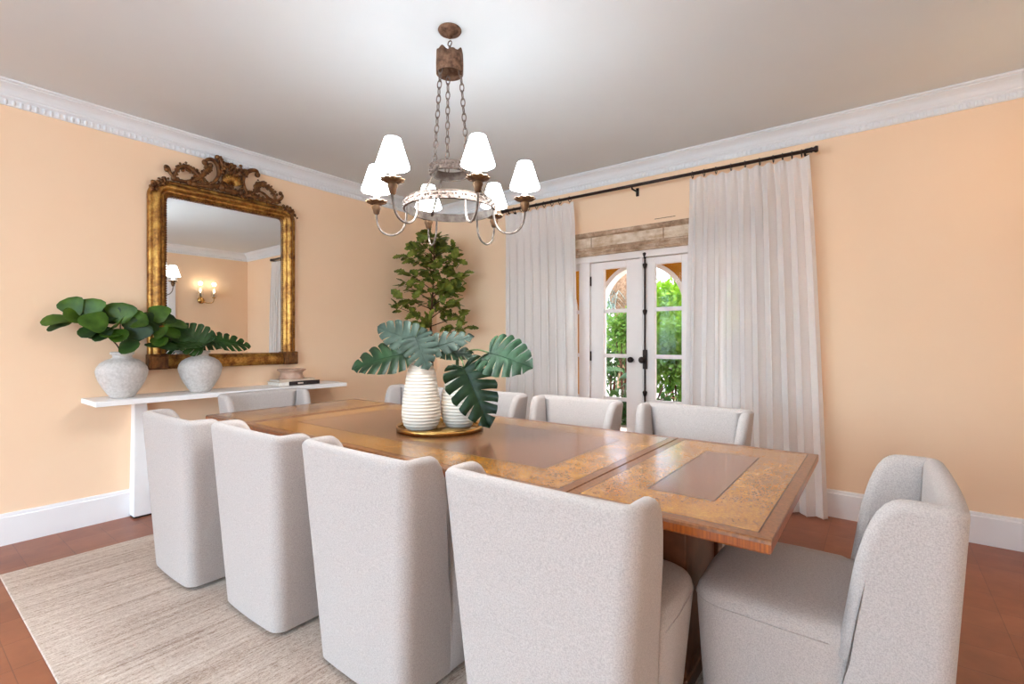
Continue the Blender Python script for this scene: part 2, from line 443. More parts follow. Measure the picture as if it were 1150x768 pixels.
for z in (1.81,1.10,.35):
    MB().tube([(2.063,.022,z-.045),(2.063,.022,z+.045)],.010,8).build('hinge',M['black_iron'],ll)
kb=MB(); kb.tube([(2.485,.03,1.075),(2.485,.0,1.075),(2.485,-.012,1.075),(2.485,-.035,1.075),(2.485,-.045,1.075)],[.012,.011,.026,.026,.012],14)
kb.build('knob',M['black_iron'],ll)
cb=MB(); cx=2.606
cb.tube([(cx,.012,.06),(cx,.012,2.02)],.0085,8)
for z in (2.005,1.91,1.50,.78,.3): cb.tube([(cx,.012,z+.022),(cx,.012,z+.012),(cx,.012,z-.012),(cx,.012,z-.03)],[.012,.022,.016,.009],10)
cb.box(cx-.018,cx+.018,.004,.03,.995,1.165); 
cb.build('cremone_bolt',M['black_iron'],rl,bevel=.003)
cb=MB(); cb.tube([(cx-.01,.01,1.075),(cx-.01,-.02,1.075),(cx-.01,-.04,1.075),(cx-.01,-.055,1.075)],[.012,.014,.03,.014],14); cb.build('knob',M['black_iron'],rl)
for i,(a,b) in enumerate(((1.76,1.955),(3.18,3.385))):
    wn=thing('window_%d'%(i+1),None,None,((a+b)/2,.05,0),kind='structure')
    f=MB(); f.box(a,a+.02,DY0,DY1,0,1.985); f.box(b-.02,b,DY0,DY1,0,1.985); f.box(a,b,DY0,DY1,0,.30); f.box(a,b,DY0,DY1,1.93,1.985)
    for z0,z1 in ((1.505,1.54),(1.088,1.123),(.688,.722)): f.box(a,b,DY0+.008,DY1-.008,z0,z1)
    f.build('window_frame',M['doorpaint'],wn)
    MB().box(a+.02,b-.02,.050,.054,.3,1.93).build('pane',M['pane'],wn)

# panelled door on the right wall (seen in the mirror)
d2=thing('door_2',None,None,(RX,-1.73,0),kind='structure')
f=MB(); f.box(RX-.03,RX,-1.25,-1.15,0,2.31); f.box(RX-.03,RX,-2.31,-2.21,0,2.31); f.box(RX-.035,RX,-2.33,-1.13,2.22,2.33); f.build('casing',M['trim'],d2)
f=MB(); f.box(RX-.012,RX,-2.21,-1.25,0,2.22)
for y0,y1 in ((-2.11,-1.78),(-1.68,-1.35)):
    for z0,z1 in ((.2,1.0),(1.12,2.1)):
        f.box(RX-.022,RX-.012,y0,y1,z0,z1)
        f.box(RX-.026,RX-.022,y0+.05,y1-.05,z0+.05,z1-.05)
f.build('door_leaf',M['trim'],d2,bevel=.003)

# ------------------------------------------------------------------ curtains and rod
rod=thing('curtain_rod','long dark bronze curtain rod above the french doors','curtain rod',(2.5,-.125,2.6))
MB().tube([(1.15,-.125,2.597),(3.87,-.125,2.589)],.0135,12).build('pole',M['rod_iron'],rod)
for x,s in ((1.15,-1),(3.87,1)):
    f=MB(); z=2.597 if s<0 else 2.589
    f.tube([(x-s*.03,-.125,z),(x,-.125,z),(x+s*.012,-.125,z),(x+s*.02,-.125,z),(x+s*.035,-.125,z),(x+s*.05,-.125,z)],[.017,.017,.020,.014,.024,.02],12); f.build('finial',M['rod_iron'],rod)
for x in (1.19,2.545,3.84):
    f=MB(); f.box(x-.012,x+.012,-.012,0,2.53,2.60); f.tube([(x,-.005,2.567),(x,-.125,2.567),(x,-.125,2.584)],.008,8); f.build('bracket',M['rod_iron'],rod)

def curtain(label, xt0,xt1,xb0,xb1, nf, seed, ring_x):
    rnd=random.Random(seed)
    t=thing('curtain',label,'curtain',((xt0+xt1)/2,-.125,.01))
    nx,nz=nf*16,36; zt,zb=2.548,.012
    ph=[rnd.uniform(-.6,.6) for _ in range(nf+2)]; am=[rnd.uniform(.6,1.25) for _ in range(nf+2)]
    rows=[]
    for i in range(nz+1):
        q=i/nz; z=lerp(zt,zb,q); row=[]
        for j in range(nx+1):
            s=j/nx; fpos=s*nf; k=int(min(fpos,nf-1)); loc=fpos-k
            A=lerp(am[k],am[k+1],loc); pp=lerp(ph[k],ph[k+1],loc)
            wv=math.sin(2*PI*fpos+pp*q*1.5)
            w2=math.sin(2*PI*fpos*.5+pp*2+1.3)*.35*q
            amp=lerp(.030,.050,min(1,q*3))*A
            # pinch pleat at the head
            pin=max(0,1-q*14)
            y=-.125+amp*(wv*(1-.3*pin)+w2)-.018*pin*max(0,math.cos(2*PI*fpos))**6
            x=lerp(lerp(xt0,xb0,q**.8),lerp(xt1,xb1,q**.8),s)+.016*math.sin(4*PI*fpos+pp)*min(1,q*4)*A
            row.append((x,y,z+ (.006*math.cos(2*PI*fpos) if i==0 else 0)))
        rows.append(row)
    mb=MB(); mb.grid(rows,0,True)
    mb.build('panel',M['curtain'],t)
    for x in ring_x:
        rg=MB(); z=lerp(2.597,2.589,(x-1.15)/2.72)
        rg.torus((x,-.125,z-.009),.025,.003,16,6,0,Matrix.Rotation(PI/2,3,'Y'))
        rg.tube([(x,-.125,z-.033),(x,-.125,2.548)],.0022,6)
        rg.build('ring',M['rod_iron'],t)
    return t
curtain('sheer white linen curtain left of the french doors, behind the chandelier',1.155,1.97,1.165,2.05,9,3,[1.17,1.26,1.35,1.44,1.54,1.63,1.72,1.81,1.92])
curtain('sheer white linen curtain right of the french doors, nearest the end chair',3.043,3.868,2.993,3.978,10,8,[3.06,3.15,3.24,3.35,3.45,3.55,3.64,3.70,3.76,3.82])

# ------------------------------------------------------------------ rug
rug=MB(); rug.box(.56,4.45,-3.715,-.95,0.0005,.012)
R=rug.build('area_rug',M['rug'],bevel=.004); tag(R,'beige streaked woven area rug lying under the dining table','rug')

# ------------------------------------------------------------------ dining table
TX0,TX1,TY0,TY1=.745,4.055,-2.80,-1.66
tab=thing('dining_table','long burl wood dining table with inlaid panels and two end leaves','table',(2.4,-2.23,.012))
def slab(x0,x1,name,ins):
    mb=MB(); z1=.76; z0=.724
    y0,y1=TY0,TY1
    def rect(a,b,c,d,z): return [(a,c,z),(b,c,z),(b,d,z),(a,d,z)]
    rings=[(rect(x0+.006,x1-.006,y0+.006,y1-.006,z0),3),(rect(x0+.001,x1-.001,y0,y1,z0+.006),3),(rect(x0+.001,x1-.001,y0,y1,z1-.010),3),(rect(x0+.001,x1-.001,y0+.003,y1-.003,z1-.003),2),
           (rect(x0+.003,x1-.003,y0+.010,y1-.010,z1),2)]
    b=[mb.add(r) for r,_ in rings]
    for i in range(len(b)-1):
        for j in range(4):
            kx=(j+1)%4; mb.face([b[i]+j,b[i]+kx,b[i+1]+kx,b[i+1]+j], rings[i+1][1])
    mb.face([b[0]+3,b[0]+2,b[0]+1,b[0]],3)
    # inlaid top: cross band, string line, burl field, string line, centre panel
    lv=[(.003,.010),(.035,.042),(.039,.046),(ins-.005,.225),(ins,.230)]
    mat_of=[2,4,0,4]
    prev=b[-1]
    for i in range(1,len(lv)):
        ex,ey=lv[i]; nb=mb.add(rect(x0+ex,x1-ex,y0+ey,y1-ey,z1))
        for j in range(4):
            kx=(j+1)%4; mb.face([prev+j,prev+kx,nb+kx,nb+j], mat_of[i-1])
        prev=nb
    mb.face([prev,prev+1,prev+2,prev+3],1)
    return mb.build(name,[M['burl'],M['panel'],M['band'],M['edge'],M['inlay']],tab)
k=NT('edge_veneer'); v=k.coord((160,160,4)); n1=k.noise(v,1,3,.6)
k.base(k.ramp(n1,[(.35,(128,60,8)),(.65,(172,92,22))])).set(.28,0,.5,.2); M['edge']=k.mat
slab(TX0,1.262,'end_leaf',.20); slab(1.265,3.457,'table_top',.215); slab(3.460,TX1,'end_leaf',.195)
ap=MB(); ap.box(1.28,3.58,-2.62,-2.60,.66,.722); ap.box(1.28,3.58,-1.86,-1.84,.66,.722); ap.box(1.28,1.30,-2.6,-1.86,.66,.722); ap.box(3.56,3.58,-2.6,-1.86,.66,.722)
ap.build('apron',M['darkwood'],tab)
for cx in (1.20,3.66):
    p=MB(); sx=1 if cx<2 else -1
    p.box(cx-.05,cx+.05,-2.38,-1.94,.06,.66); p.box(cx-.075,cx+.075,-2.42,-1.90,.0125,.07); p.box(cx-.08,cx+.08,-2.44,-1.88,.655,.724)
    for y in (-2.37,-1.95): p.box(cx-.066,cx+.066,y-.036,y+.036,.069,.657)
    p.build('pedestal',M['darkwood'],tab,bevel=.006)
MB().box(1.25,3.61,-2.20,-2.12,.16,.24).build('stretcher',M['darkwood'],tab,bevel=.006)

# ------------------------------------------------------------------ dining chairs
CH=.85
def c_hw(z): return .243+.080*z/CH
def c_yb(z): return -.300-.045*z/CH
def chair_proto():
    t=thing('dining_chair','x','chair',(0,0,0),'white upholstered dining chairs')
    th=.058; r=.055
    DS=[.056,.08,.10,.115,.13,.145,.16,.175,.187,.197,.206,.214,.222,.226,.232,.238]
    ex=[0,.10,.13,.145,.165,.182,.200,.214,.230,.238]; ez=[.85,.85,.848,.842,.826,.795,.735,.66,.50,.40]
    cols=[]   # each: function z -> (outer xy, normal), edge height
    def wing(side,d):
        return (lambda z: (Vector((side*c_hw(z), c_yb(z)+d)), Vector((side,0)))), interp(d,ex,ez)
    def corner(side,a):
        def f(z):
            n=Vector((side*math.cos(a),-math.sin(a))); c=Vector((side*(c_hw(z)-r), c_yb(z)+r)); return c+n*r, n
        return f, .85
    def back(u):
        def f(z):
            return Vector((u*(c_hw(z)-r), c_yb(z)-.006*(1-u*u))), Vector((0,-1))
        return f, .85
    for d in DS[::-1]: cols.append(wing(-1,d))
    for i in range(1,7): cols.append(corner(-1,PI/2*i/7))
    for i in range(13): cols.append(back(-1+2*i/12))
    for i in range(6,0,-1): cols.append(corner(1,PI/2*i/7))
    for d in DS: cols.append(wing(1,d))
    n=len(cols)
    def mid(j,z):
        p,nn=cols[j][0](z); p=p-nn*th/2; return Vector((p.x,p.y,z)), Vector((nn.x,nn.y,0))
    E=[]
    for j in range(n): E.append(mid(j,cols[j][1]))
    rows=[]
    for j in range(n):
        e,nn=E[j]; tg=(E[min(j+1,n-1)][0]-E[max(j-1,0)][0]).normalized()
        no=tg.cross(nn); 
        if no.z<0: no=-no
        if abs(no.z)<.05 and no.y<0: no=-no
        no.normalize(); ec=e-no*th/2
        zt=ec.z; row=[]
        for i in range(9):
            z=lerp(.018,zt,i/8); p,_=mid(j,z)
            off=Vector((ec.x-e.x,ec.y-e.y,0))*(i/8)**3
            row.append(p+nn*th/2+off)
        for i in range(1,8):
            a=PI*i/8; row.append(ec+nn*math.cos(a)*th/2+no*math.sin(a)*th/2)
        for i in range(8,-1,-1):
            z=lerp(.018,zt,i/8); p,_=mid(j,z); off=Vector((ec.x-e.x,ec.y-e.y,0))*(i/8)**3
            q=p-nn*th/2+off
            row.append(q)
        rows.append(row)
    mb=MB(); b=mb.grid(rows,0,True,False,True)
    L=len(rows[0])
    for e in (0,-1):
        for i in range(L//2):
            q=[b[e]+i,b[e]+i+1,b[e]+L-2-i,b[e]+L-1-i]
            if len(set(q))>=3: mb.face(list(dict.fromkeys(q)),0,True)
    mb.build('back',M['linen'],t)
    # seat block
    mb=MB()
    def ring(z,ins,zz=None):
        w=c_hw(z)-.001-ins; yf=.285+.02*z/.48-ins; yb=-.22; rc=max(.10-ins*.5,.02); wf=w-.008
        pts=[(-w+.014,yb),(-w+.014,-.085),(-w-.002,-.066),(-w-.002,.05)]
        pts+= [(-wf+rc-rc*math.cos(a), yf-rc+rc*math.sin(a)) for a in [PI/2*i/8 for i in range(9)]]
        pts+= [(0,yf+.006)]
        pts+= [(wf-rc+rc*math.sin(a), yf-rc+rc*math.cos(a)) for a in [PI/2*i/8 for i in range(9)]]
        pts+= [(w+.002,.05),(w+.002,-.066),(w-.014,-.085),(w-.014,yb)]
        return [(x,y,z if zz is None else zz) for x,y in pts]
    lv=[(.018,.004),(.024,0),(.15,0),(.28,0),(.40,0),(.432,.001),(.452,.006),(.466,.015),(.475,.028),(.481,.05),(.486,.09),(.489,.14)]
    b=mb.grid([ring(z,i) for z,i in lv],0,True,True,True)
    nn=len(ring(.1,0)); mb.face([b[-1]+j for j in range(nn)][::-1],0,True); mb.face([b[0]+j for j in range(nn)],0)
    mb.build('seat',M['linen'],t)
    # seam piping along the side of the seat
    sp=MB(); rr=ring(.432,-.0002)
    sp.tube(rr[2:-2],.0016,6); sp.build('piping',M['linen'],t)
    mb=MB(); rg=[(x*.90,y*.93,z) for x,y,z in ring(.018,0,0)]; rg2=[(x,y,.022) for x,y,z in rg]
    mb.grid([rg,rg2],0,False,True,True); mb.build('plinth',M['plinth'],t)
    return t
CHAIRS=[
 (1.325,-2.885,0,'white upholstered dining chair on the rug side, farthest left, beside the console pedestal'),
 (2.035,-2.815,0,'second white dining chair from the left in the near row, back turned'),
 (2.762,-2.772,0,'third white dining chair from the left in the near row, back turned'),
 (3.51,-2.735,0,'largest white dining chair seen from behind, beside the chair at the right end'),
 (1.17,-1.60,PI,'white dining chair mostly hidden behind the left white vase, by the corner tree'),
 (1.91,-1.555,PI,'white dining chair across the table, half hidden by the hanging split leaf'),
 (2.635,-1.52,PI,'white dining chair across the table, in front of the left french door'),
 (3.39,-1.475,PI,'white dining chair across the table, in front of the right curtain'),
 (.775,-2.30,-PI/2,'white dining chair at the left head of table, below the console books'),
 (4.090,-2.305,PI/2,'white dining chair at the right head of table, its seat fully visible'),
]
proto=chair_proto()
for i,(x,y,a,lb) in enumerate(CHAIRS):
    c=proto if i==0 else copy_tree(proto)
    c.location=(x,y,.012); c.rotation_euler=(0,0,a); c['label']=lb

# ------------------------------------------------------------------ console shelf
con=thing('console_shelf','long narrow white console shelf on slim pedestals under the mirror','console',(.17,-2.36,0))
MB().box(.0,.35,-3.275,-1.475,.828,.862).build('shelf_top',M['white'],con,bevel=.003)
for y in (-2.965,-1.80):
    p=MB(); b=p.add([(.0,y-.05,.012),(.11,y-.05,.012),(.11,y+.10,.012),(.0,y+.10,.012),(.0,y-.035,.828),(.075,y-.035,.828),(.075,y+.035,.828),(.0,y+.035,.828)])
    for q in ((0,3,2,1),(4,5,6,7),(0,1,5,4),(1,2,6,5),(2,3,7,6),(3,0,4,7)): p.face([b+i for i in q])
    p.build('pedestal',M['white'],con,bevel=.003)
    MB().box(.005,.105,y-.045,y+.095,0,.013).build('foot',M['plinth'],con)

def stoneware(label,x,y):
    prof=[(.0,.0),(.060,.0),(.066,.004),(.082,.03),(.106,.07),(.128,.115),(.140,.155),(.143,.18),(.137,.205),(.120,.232),(.092,.252),(.066,.262),(.055,.268),(.052,.280),(.056,.288),(.066,.293),(.067,.303),(.062,.308),(.050,.306),(.046,.29),(.046,.25)]
    t=tag(MB().lathe(prof,(0,0,0),40).build('vase',M['grey_pot']),label,'vase','grey stoneware vases on the console')
    t.location=(x,y,.863); return t
stoneware('speckled grey vase at the left end of the console, holding fig branches',.172,-3.095)
stoneware('speckled grey vase in front of the mirror, holding cut split leaves',.172,-2.62)

# books and bowl
bk=thing('book','larger book with black spine and pale pages, under the beige book on console','book',(.17,-1.90,.862),'books on the console')
f=MB(); f.box(.06,.255,-2.06,-1.705,.866,.893); f.build('pages',M['pages'],bk)
f=MB(); f.box(.055,.258,-2.065,-1.695,.8625,.8665); f.box(.055,.258,-2.065,-1.695,.8925,.8965); f.build('cover',M['beige_cover'],bk,bevel=.001)
f=MB(); f.box(.256,.263,-1.975,-1.695,.8625,.897); f.build('spine',M['black_cover'],bk,bevel=.001)
MB().box(.2625,.2634,-1.90,-1.85,.874,.886).build('spine_label',M['beige_cover'],bk)
bk=thing('book','thin beige book lying on the black spined book on console','book',(.16,-1.90,.897),'books on the console')
f=MB(); f.box(.065,.235,-2.045,-1.735,.899,.911); f.build('pages',M['pages'],bk)
f=MB(); f.box(.06,.24,-2.05,-1.73,.8972,.8995); f.box(.06,.24,-2.05,-1.73,.911,.9132); f.box(.235,.24,-2.05,-1.73,.8985,.912); f.build('cover',M['beige_cover'],bk)
bw=tag(MB().lathe([(.0,.0),(.098,.0),(.104,.006),(.098,.018),(.090,.038),(.090,.052),(.100,.066),(.114,.074),(.118,.079),(.116,.084),(.104,.082),(.085,.07),(.0,.064)],(0,0,0),40).build('bowl',M['clay']),'pinkish clay bowl standing on the stacked books','bowl')
bw.location=(.15,-1.895,.9135)

# ------------------------------------------------------------------ gilt mirror
mir=thing('wall_mirror','large antique gilt framed mirror with carved scroll crest above the console','mirror',(.03,-2.355,1.037))
MC=-2.355; HW=.555; ZB=1.037; ZT=2.442
def path(off, n=10):
    # inverted U from bottom left to bottom right; off measured inwards from the outer edge
    r=max(.13-off,.035); hw=HW-off; zt=ZT-off
    pts=[(-hw,ZB+.10),(-hw,zt-r)]
    pts+=[(-hw+r-r*math.cos(a),zt-r+r*math.sin(a)) for a in [PI/2*i/n for i in range(1,n)]]
    pts+=[(-hw+r,zt),(hw-r,zt)]
    pts+=[(hw-r+r*math.sin(a),zt-r+r*math.cos(a)) for a in [PI/2*i/n for i in range(1,n)]]
    pts+=[(hw,zt-r),(hw,ZB+.10)]
    return pts
prof=[(0,.002),(0,.036),(.008,.046),(.018,.050),(.026,.046),(.030,.052),(.042,.070),(.055,.076),(.068,.070),(.078,.054),(.082,.050),(.090,.053),(.097,.048),(.102,.036),(.110,.032),(.116,.020),(.116,.006)]
mb=MB(); mb.grid([[(x,MC+y,z) for y,z in path(o)] for o,x in prof],0,True,False,True)
mb.build('frame',M['gilt'],mir)
mb=MB(); mb.grid([[(x,MC-HW+.05,z),(x,MC+HW-.05,z)] for z,x in ((ZB,.004),(ZB,.04),(ZB+.012,.05),(ZB+.03,.054),(ZB+.072,.05),(ZB+.085,.042),(ZB+.098,.034),(ZB+.108,.012))],0,False)
mb.build('bottom_rail',M['gilt'],mir)
for s in (-1,1):
    q=MB(); yc=MC+s*(HW-.054); q.box(.002,.078,yc-.062,yc+.062,ZB-.002,ZB+.112); q.box(.002,.086,yc-.045,yc+.045,ZB+.006,ZB+.10)
    q.build('corner_block',M['gilt_dark'],mir,bevel=.008)
mb=MB(); pp=path(.112,8); P0=[Vector((.028,MC+y,z)) for y,z in pp]
L=0
for a,b in zip(P0[:-1],P0[1:]):
    ln=(b-a).length; n=max(1,int(ln/.018))
    for i in range(n): mb.ball(a.lerp(b,(i+.5)/n),.0085,6,4)
mb.build('beading',M['gilt_dark'],mir)
g=MB(); b=g.add([(.015+.0057*y,MC+y,z) for y,z in path(.105)]); n=len(path(.105)); z=ZB+.09
b2=g.add([(.015+.0057*(HW-.105),MC+HW-.105,z),(.015-.0057*(HW-.105),MC-HW+.105,z)])
g.face([b+i for i in range(n)]+[b2,b2+1]); go=g.build('glass',M['mirror'],mir)
MB().box(.001,.010,MC-HW+.03,MC+HW-.03,ZB+.02,ZT-.06).build('backing',M['darkwood'],mir)
# carved crest
cr=MB(); rnd=random.Random(5)
def scroll(pts, r0=.011, leafy=True, x=.056, n=5):
    r0*=1.2
    p=smooth_path([(x+.006*math.sin(i*1.3),MC+y,z) for i,(y,z) in enumerate(pts)],n); k=len(p)
    rad=[r0*(.55+.6*math.sin(PI*min(1,(i+1)/k))) for i in range(k)]
    cr.tube(p,rad,8)
    cr.ball(p[0],r0*1.5,8,6); cr.ball(p[-1],r0*1.3,8,6)
    if leafy:
        for i in range(1,k,2):
            t=(p[min(i+1,k-1)]-p[i-1]).normalized(); nrm=Vector((0,-t.z,t.y))
            for s in (-1,1):
                if rnd.random()<.95:
                    c=p[i]+nrm*s*rnd.uniform(.010,.026)+Vector((rnd.uniform(-.006,.006),0,0))
                    cr.ball(c,(.010,rnd.uniform(.007,.014),rnd.uniform(.007,.014)),6,4)
scroll([(-.446,2.513),(-.458,2.523),(-.452,2.537),(-.435,2.529),(-.424,2.499),(-.395,2.467),(-.355,2.451),(-.301,2.465),(-.265,2.502),(-.241,2.536)],.010,False)
scroll([(-.40,2.46),(-.384,2.524),(-.355,2.558),(-.319,2.575),(-.283,2.565),(-.247,2.534),(-.216,2.494),(-.185,2.475)],.012)
scroll([(-.191,2.640),(-.178,2.664),(-.140,2.676),(-.101,2.652),(-.088,2.606),(-.095,2.555),(-.127,2.504),(-.159,2.470)],.013,False)
scroll([(-.30,2.455),(-.24,2.50),(-.19,2.56),(-.165,2.60),(-.15,2.63)],.013)
scroll([(-.27,2.45),(-.2,2.455),(-.13,2.47),(-.07,2.50),(-.05,2.56)],.013)
scroll([(-.100,2.705),(-.080,2.690),(-.062,2.649),(-.06,2.60)],.012)
scroll([(.211,2.652),(.204,2.68),(.160,2.675),(.110,2.632),(.095,2.569),(.110,2.506),(.145,2.463)],.013,False)
scroll([(.15,2.46),(.19,2.51),(.21,2.55),(.233,2.59),(.263,2.585)],.013)
scroll([(.196,2.55),(.256,2.573),(.309,2.571),(.347,2.534),(.371,2.485),(.38,2.455)],.011)
scroll([(.41,2.542),(.426,2.522),(.402,2.485),(.355,2.466),(.309,2.479),(.263,2.506),(.218,2.518)],.010,False)
scroll([(.08,2.46),(.15,2.455),(.24,2.46),(.32,2.45)],.012)
scroll([(-.07,2.47),(0,2.46),(.08,2.465)],.016)
for i in range(11):      # fluted shell
    a=lerp(-1.15,1.15,i/10); cr.tube([(.062,MC+.005+.02*math.sin(a),2.50+.02*math.cos(a)),(.080,MC+.005+.055*math.sin(a),2.50+.06*math.cos(a)),(.070,MC+.005+.085*math.sin(a),2.50+.10*math.cos(a))],[.006,.012,.010],6,1)
for i in range(90):      # flower cluster over the shell
    a=rnd.uniform(0,2*PI); rr=rnd.uniform(0,1)**.5
    cr.ball((.066+rnd.uniform(-.01,.02),MC+.025+.10*rr*math.cos(a),2.632+.056*rr*math.sin(a)),(.011,rnd.uniform(.008,.016),rnd.uniform(.008,.015)),6,4)
for i in range(150):
    yy=rnd.uniform(-.38,.38); cr.ball((.05,MC+yy,2.45+rnd.uniform(-.01,.075)*max(.15,1-abs(yy)/.36)+.03*max(0,1-abs(yy)/.2)),(.012,rnd.uniform(.009,.018),rnd.uniform(.007,.013)),6,4)
for s in (-1,1):         # leaf clusters on the shoulders
    for i in range(60):
        a=rnd.uniform(.25,1.5); rr=.13+rnd.uniform(-.045,.012)
        cr.ball((.058+rnd.uniform(-.01,.012),MC+s*(HW-.13+rr*math.cos(a)),ZT-.13+rr*math.sin(a)),(.012,rnd.uniform(.008,.016),rnd.uniform(.007,.014)),6,4)
cr.build('crest',[M['gilt_dark'],M['gilt']],mir)

# ------------------------------------------------------------------ sconce on the right wall (seen in the mirror)
sn=thing('wall_sconce','two light brass wall sconce with clear glass shades, seen in the mirror','sconce',(RX,-.71,1.95))
q=MB(); q.lathe([(.0,.0),(.05,.0),(.055,.008),(.04,.02),(.02,.035),(.0,.04)],(0,0,0),20)
q.v=[(RX-z,-.77+x,1.93+y) for x,y,z in q.v]; q.build('backplate',M['brass'],sn)
for s in (-1,1):
    y=-.71+s*.105
    a=MB(); a.tube(smooth_path([(RX-.02,-.77,1.93),(RX-.06,-.74+s*.04,1.89),(RX-.10,-.71+s*.085,1.90),(RX-.11,y,1.95),(RX-.11,y,1.985)],5),.006,8); a.lathe([(.008,.0),(.03,.012),(.034,.018),(.012,.024)],(RX-.11,y,1.97),16)
    ao=a.build('arm',M['brass'],sn)
    MB().lathe([(.012,0),(.012,.07)],(RX-.11,y,1.99),12,0,True,True).build('candle_sleeve',M['candle'],ao)
    MB().lathe([(.004,0),(.013,.02),(.012,.04),(.003,.07)],(RX-.11,y,2.06),12,0,True,True).build('bulb',M['bulb'],ao)
    MB().lathe([(.030,0),(.042,.02),(.044,.10),(.042,.17)],(RX-.11,y,1.99),20).build('glass_shade',M['glass_shade'],ao)
    light('sconce_light','POINT',(RX-.115,y,2.21),(0,0,0),.32,(1,.82,.6),.03)

# ------------------------------------------------------------------ chandelier
CX,CY=2.527,-2.352
ch=thing('chandelier','rustic ring chandelier with six white shades hanging over the table','chandelier',(CX,CY,1.9))
MB().lathe([(.0,-.042),(.012,-.040),(.018,-.026),(.040,-.020),(.055,-.012),(.060,-.004),(.058,0)],(CX,CY,H),28).build('canopy',M['rust'],ch)
q=MB(); q.torus((CX,CY,2.753),.013,.003,14,6,0,Matrix.Rotation(PI/2,3,'X')); q.tube([(CX,CY,2.742),(CX,CY,2.67)],.006,8)
q.tube([(CX-.062,CY,2.655),(CX,CY,2.672),(CX+.062,CY,2.655)],.005,6); q.build('hanging_loop',M['chain'],ch)
q=MB(); n=40
rag=[2.70+.010*math.sin(3*2*PI*j/n+.5)+.007*math.sin(8*2*PI*j/n) for j in range(n)]
q.grid([[(CX+.066*math.cos(2*PI*j/n),CY+.066*math.sin(2*PI*j/n),2.598) for j in range(n)],[(CX+.067*math.cos(2*PI*j/n),CY+.067*math.sin(2*PI*j/n),2.65) for j in range(n)],[(CX+.065*math.cos(2*PI*j/n),CY+.065*math.sin(2*PI*j/n),rag[j]) for j in range(n)]],0,True,True)
q.build('crown_cup',M['rust'],ch,solid=.004)
CH_F=Vector((-math.sin(math.radians(37.16)),math.cos(math.radians(37.16)),0)); CH_R=Vector((CH_F.y,-CH_F.x,0))
for a0 in (-44,76,196):
    dv=-CH_F*math.cos(math.radians(a0))+CH_R*math.sin(math.radians(a0)); a=math.atan2(dv.y,dv.x); q=MB(); n=13
    p0=Vector((CX+.058*math.cos(a),CY+.058*math.sin(a),2.615)); p1=Vector((CX+.095*math.cos(a),CY+.095*math.sin(a),2.125))
    dr=(p1-p0).normalized(); rt=dr.orthogonal().normalized()
    for i in range(n):
        c=p0.lerp(p1,(i+.5)/n); sd=Matrix.Rotation(PI/2*(i%2)+.4,3,dr)@rt; ax=dr.cross(sd)
        fr=Matrix((dr,sd,ax)).transposed()
        q.torus(c,.0105,.0028,14,6,0,fr,2.0)
    q.build('chain',M['chain'],ch)
def band(R,z0,z1,name,th=.006):
    q=MB(); n=56
    def ringp(r,z): return [(CX+r*math.cos(2*PI*j/n),CY+r*math.sin(2*PI*j/n),z) for j in range(n)]
    q.grid([ringp(R-th,z0),ringp(R,z0),ringp(R+.004,z0+.003),ringp(R+.001,z0+.006),ringp(R+.001,z1-.006),ringp(R+.004,z1-.003),ringp(R,z1),ringp(R-th,z1)],0,False,True)
    q.grid([ringp(R-th,z1),ringp(R-th,z0)],1,True,True)
    rnd=random.Random(3)
    for j in range(int(R*420)):      # pierced relief on the outside of the band
        a=2*PI*j/int(R*420); q.ball((CX+(R+.002)*math.cos(a),CY+(R+.002)*math.sin(a),lerp(z0,z1,.5+.22*math.sin(j*2.1))),(.006,.006,.005),6,4)
    q.build(name,[M['paint_metal'],M['grey_metal']],ch)
band(.228,1.903,1.946,'main_ring'); band(.098,2.086,2.132,'upper_ring')
for a0 in (40,160,280):
    a=math.radians(a0)
    MB().tube([(CX+.096*math.cos(a),CY+.096*math.sin(a),2.10),(CX+.226*math.cos(a),CY+.226*math.sin(a),1.925)],.006,8).build('strut',M['grey_metal'],ch)
fwd=Vector((-math.sin(math.radians(37.16)),math.cos(math.radians(37.16)),0)); rgt=Vector((fwd.y,-fwd.x,0))
for i in range(6):
    ph=math.radians(26+60*i); u=-fwd*math.cos(ph)+rgt*math.sin(ph)
    def at(r,z): return Vector((CX,CY,z))+u*r
    a=MB(); a.tube(smooth_path([at(.223,1.935),at(.225,1.87),at(.238,1.825),at(.265,1.796),at(.305,1.786),at(.345,1.80),at(.370,1.835),at(.38,1.88),at(.38,1.905)],4),.0055,8)
    ao=a.build('arm',M['grey_metal'],ch)
    c=at(.38,0)
    MB().lathe([(.008,1.893),(.014,1.898),(.018,1.915),(.024,1.93),(.022,1.94),(.014,1.944),(.020,1.952)],(c.x,c.y,0),18,0,True).build('socket_cup',M['bobeche'],ao)
    b=MB(); b.lathe([(.012,1.946),(.028,1.948),(.042,1.953),(.051,1.960)],(c.x,c.y,0),64,0,False,False,lambda r,z,an: r*(1+.10*math.cos(10*an)*(r/.051)**2)); b.build('drip_pan',M['bobeche'],ao,solid=.003)
    MB().lathe([(.013,1.95),(.013,1.998)],(c.x,c.y,0),14,0,True,True).build('candle_sleeve',M['candle'],ao)
    MB().lathe([(.006,1.998),(.012,2.006),(.013,2.016),(.009,2.028),(.003,2.036)],(c.x,c.y,0),12,0,True,True).build('bulb',M['bulb'],ao)
    MB().lathe([(.0745,2.013),(.074,2.017),(.035,2.139),(.0025,2.140)],(c.x,c.y,0),36).build('lamp_shade',M['shade'],ao,solid=.002)  # top almost closed, shaped to keep bulb light off the ceiling
    light('chandelier_light','POINT',(c.x,c.y,2.062),(0,0,0),8.5,(.89,.955,1),.018)

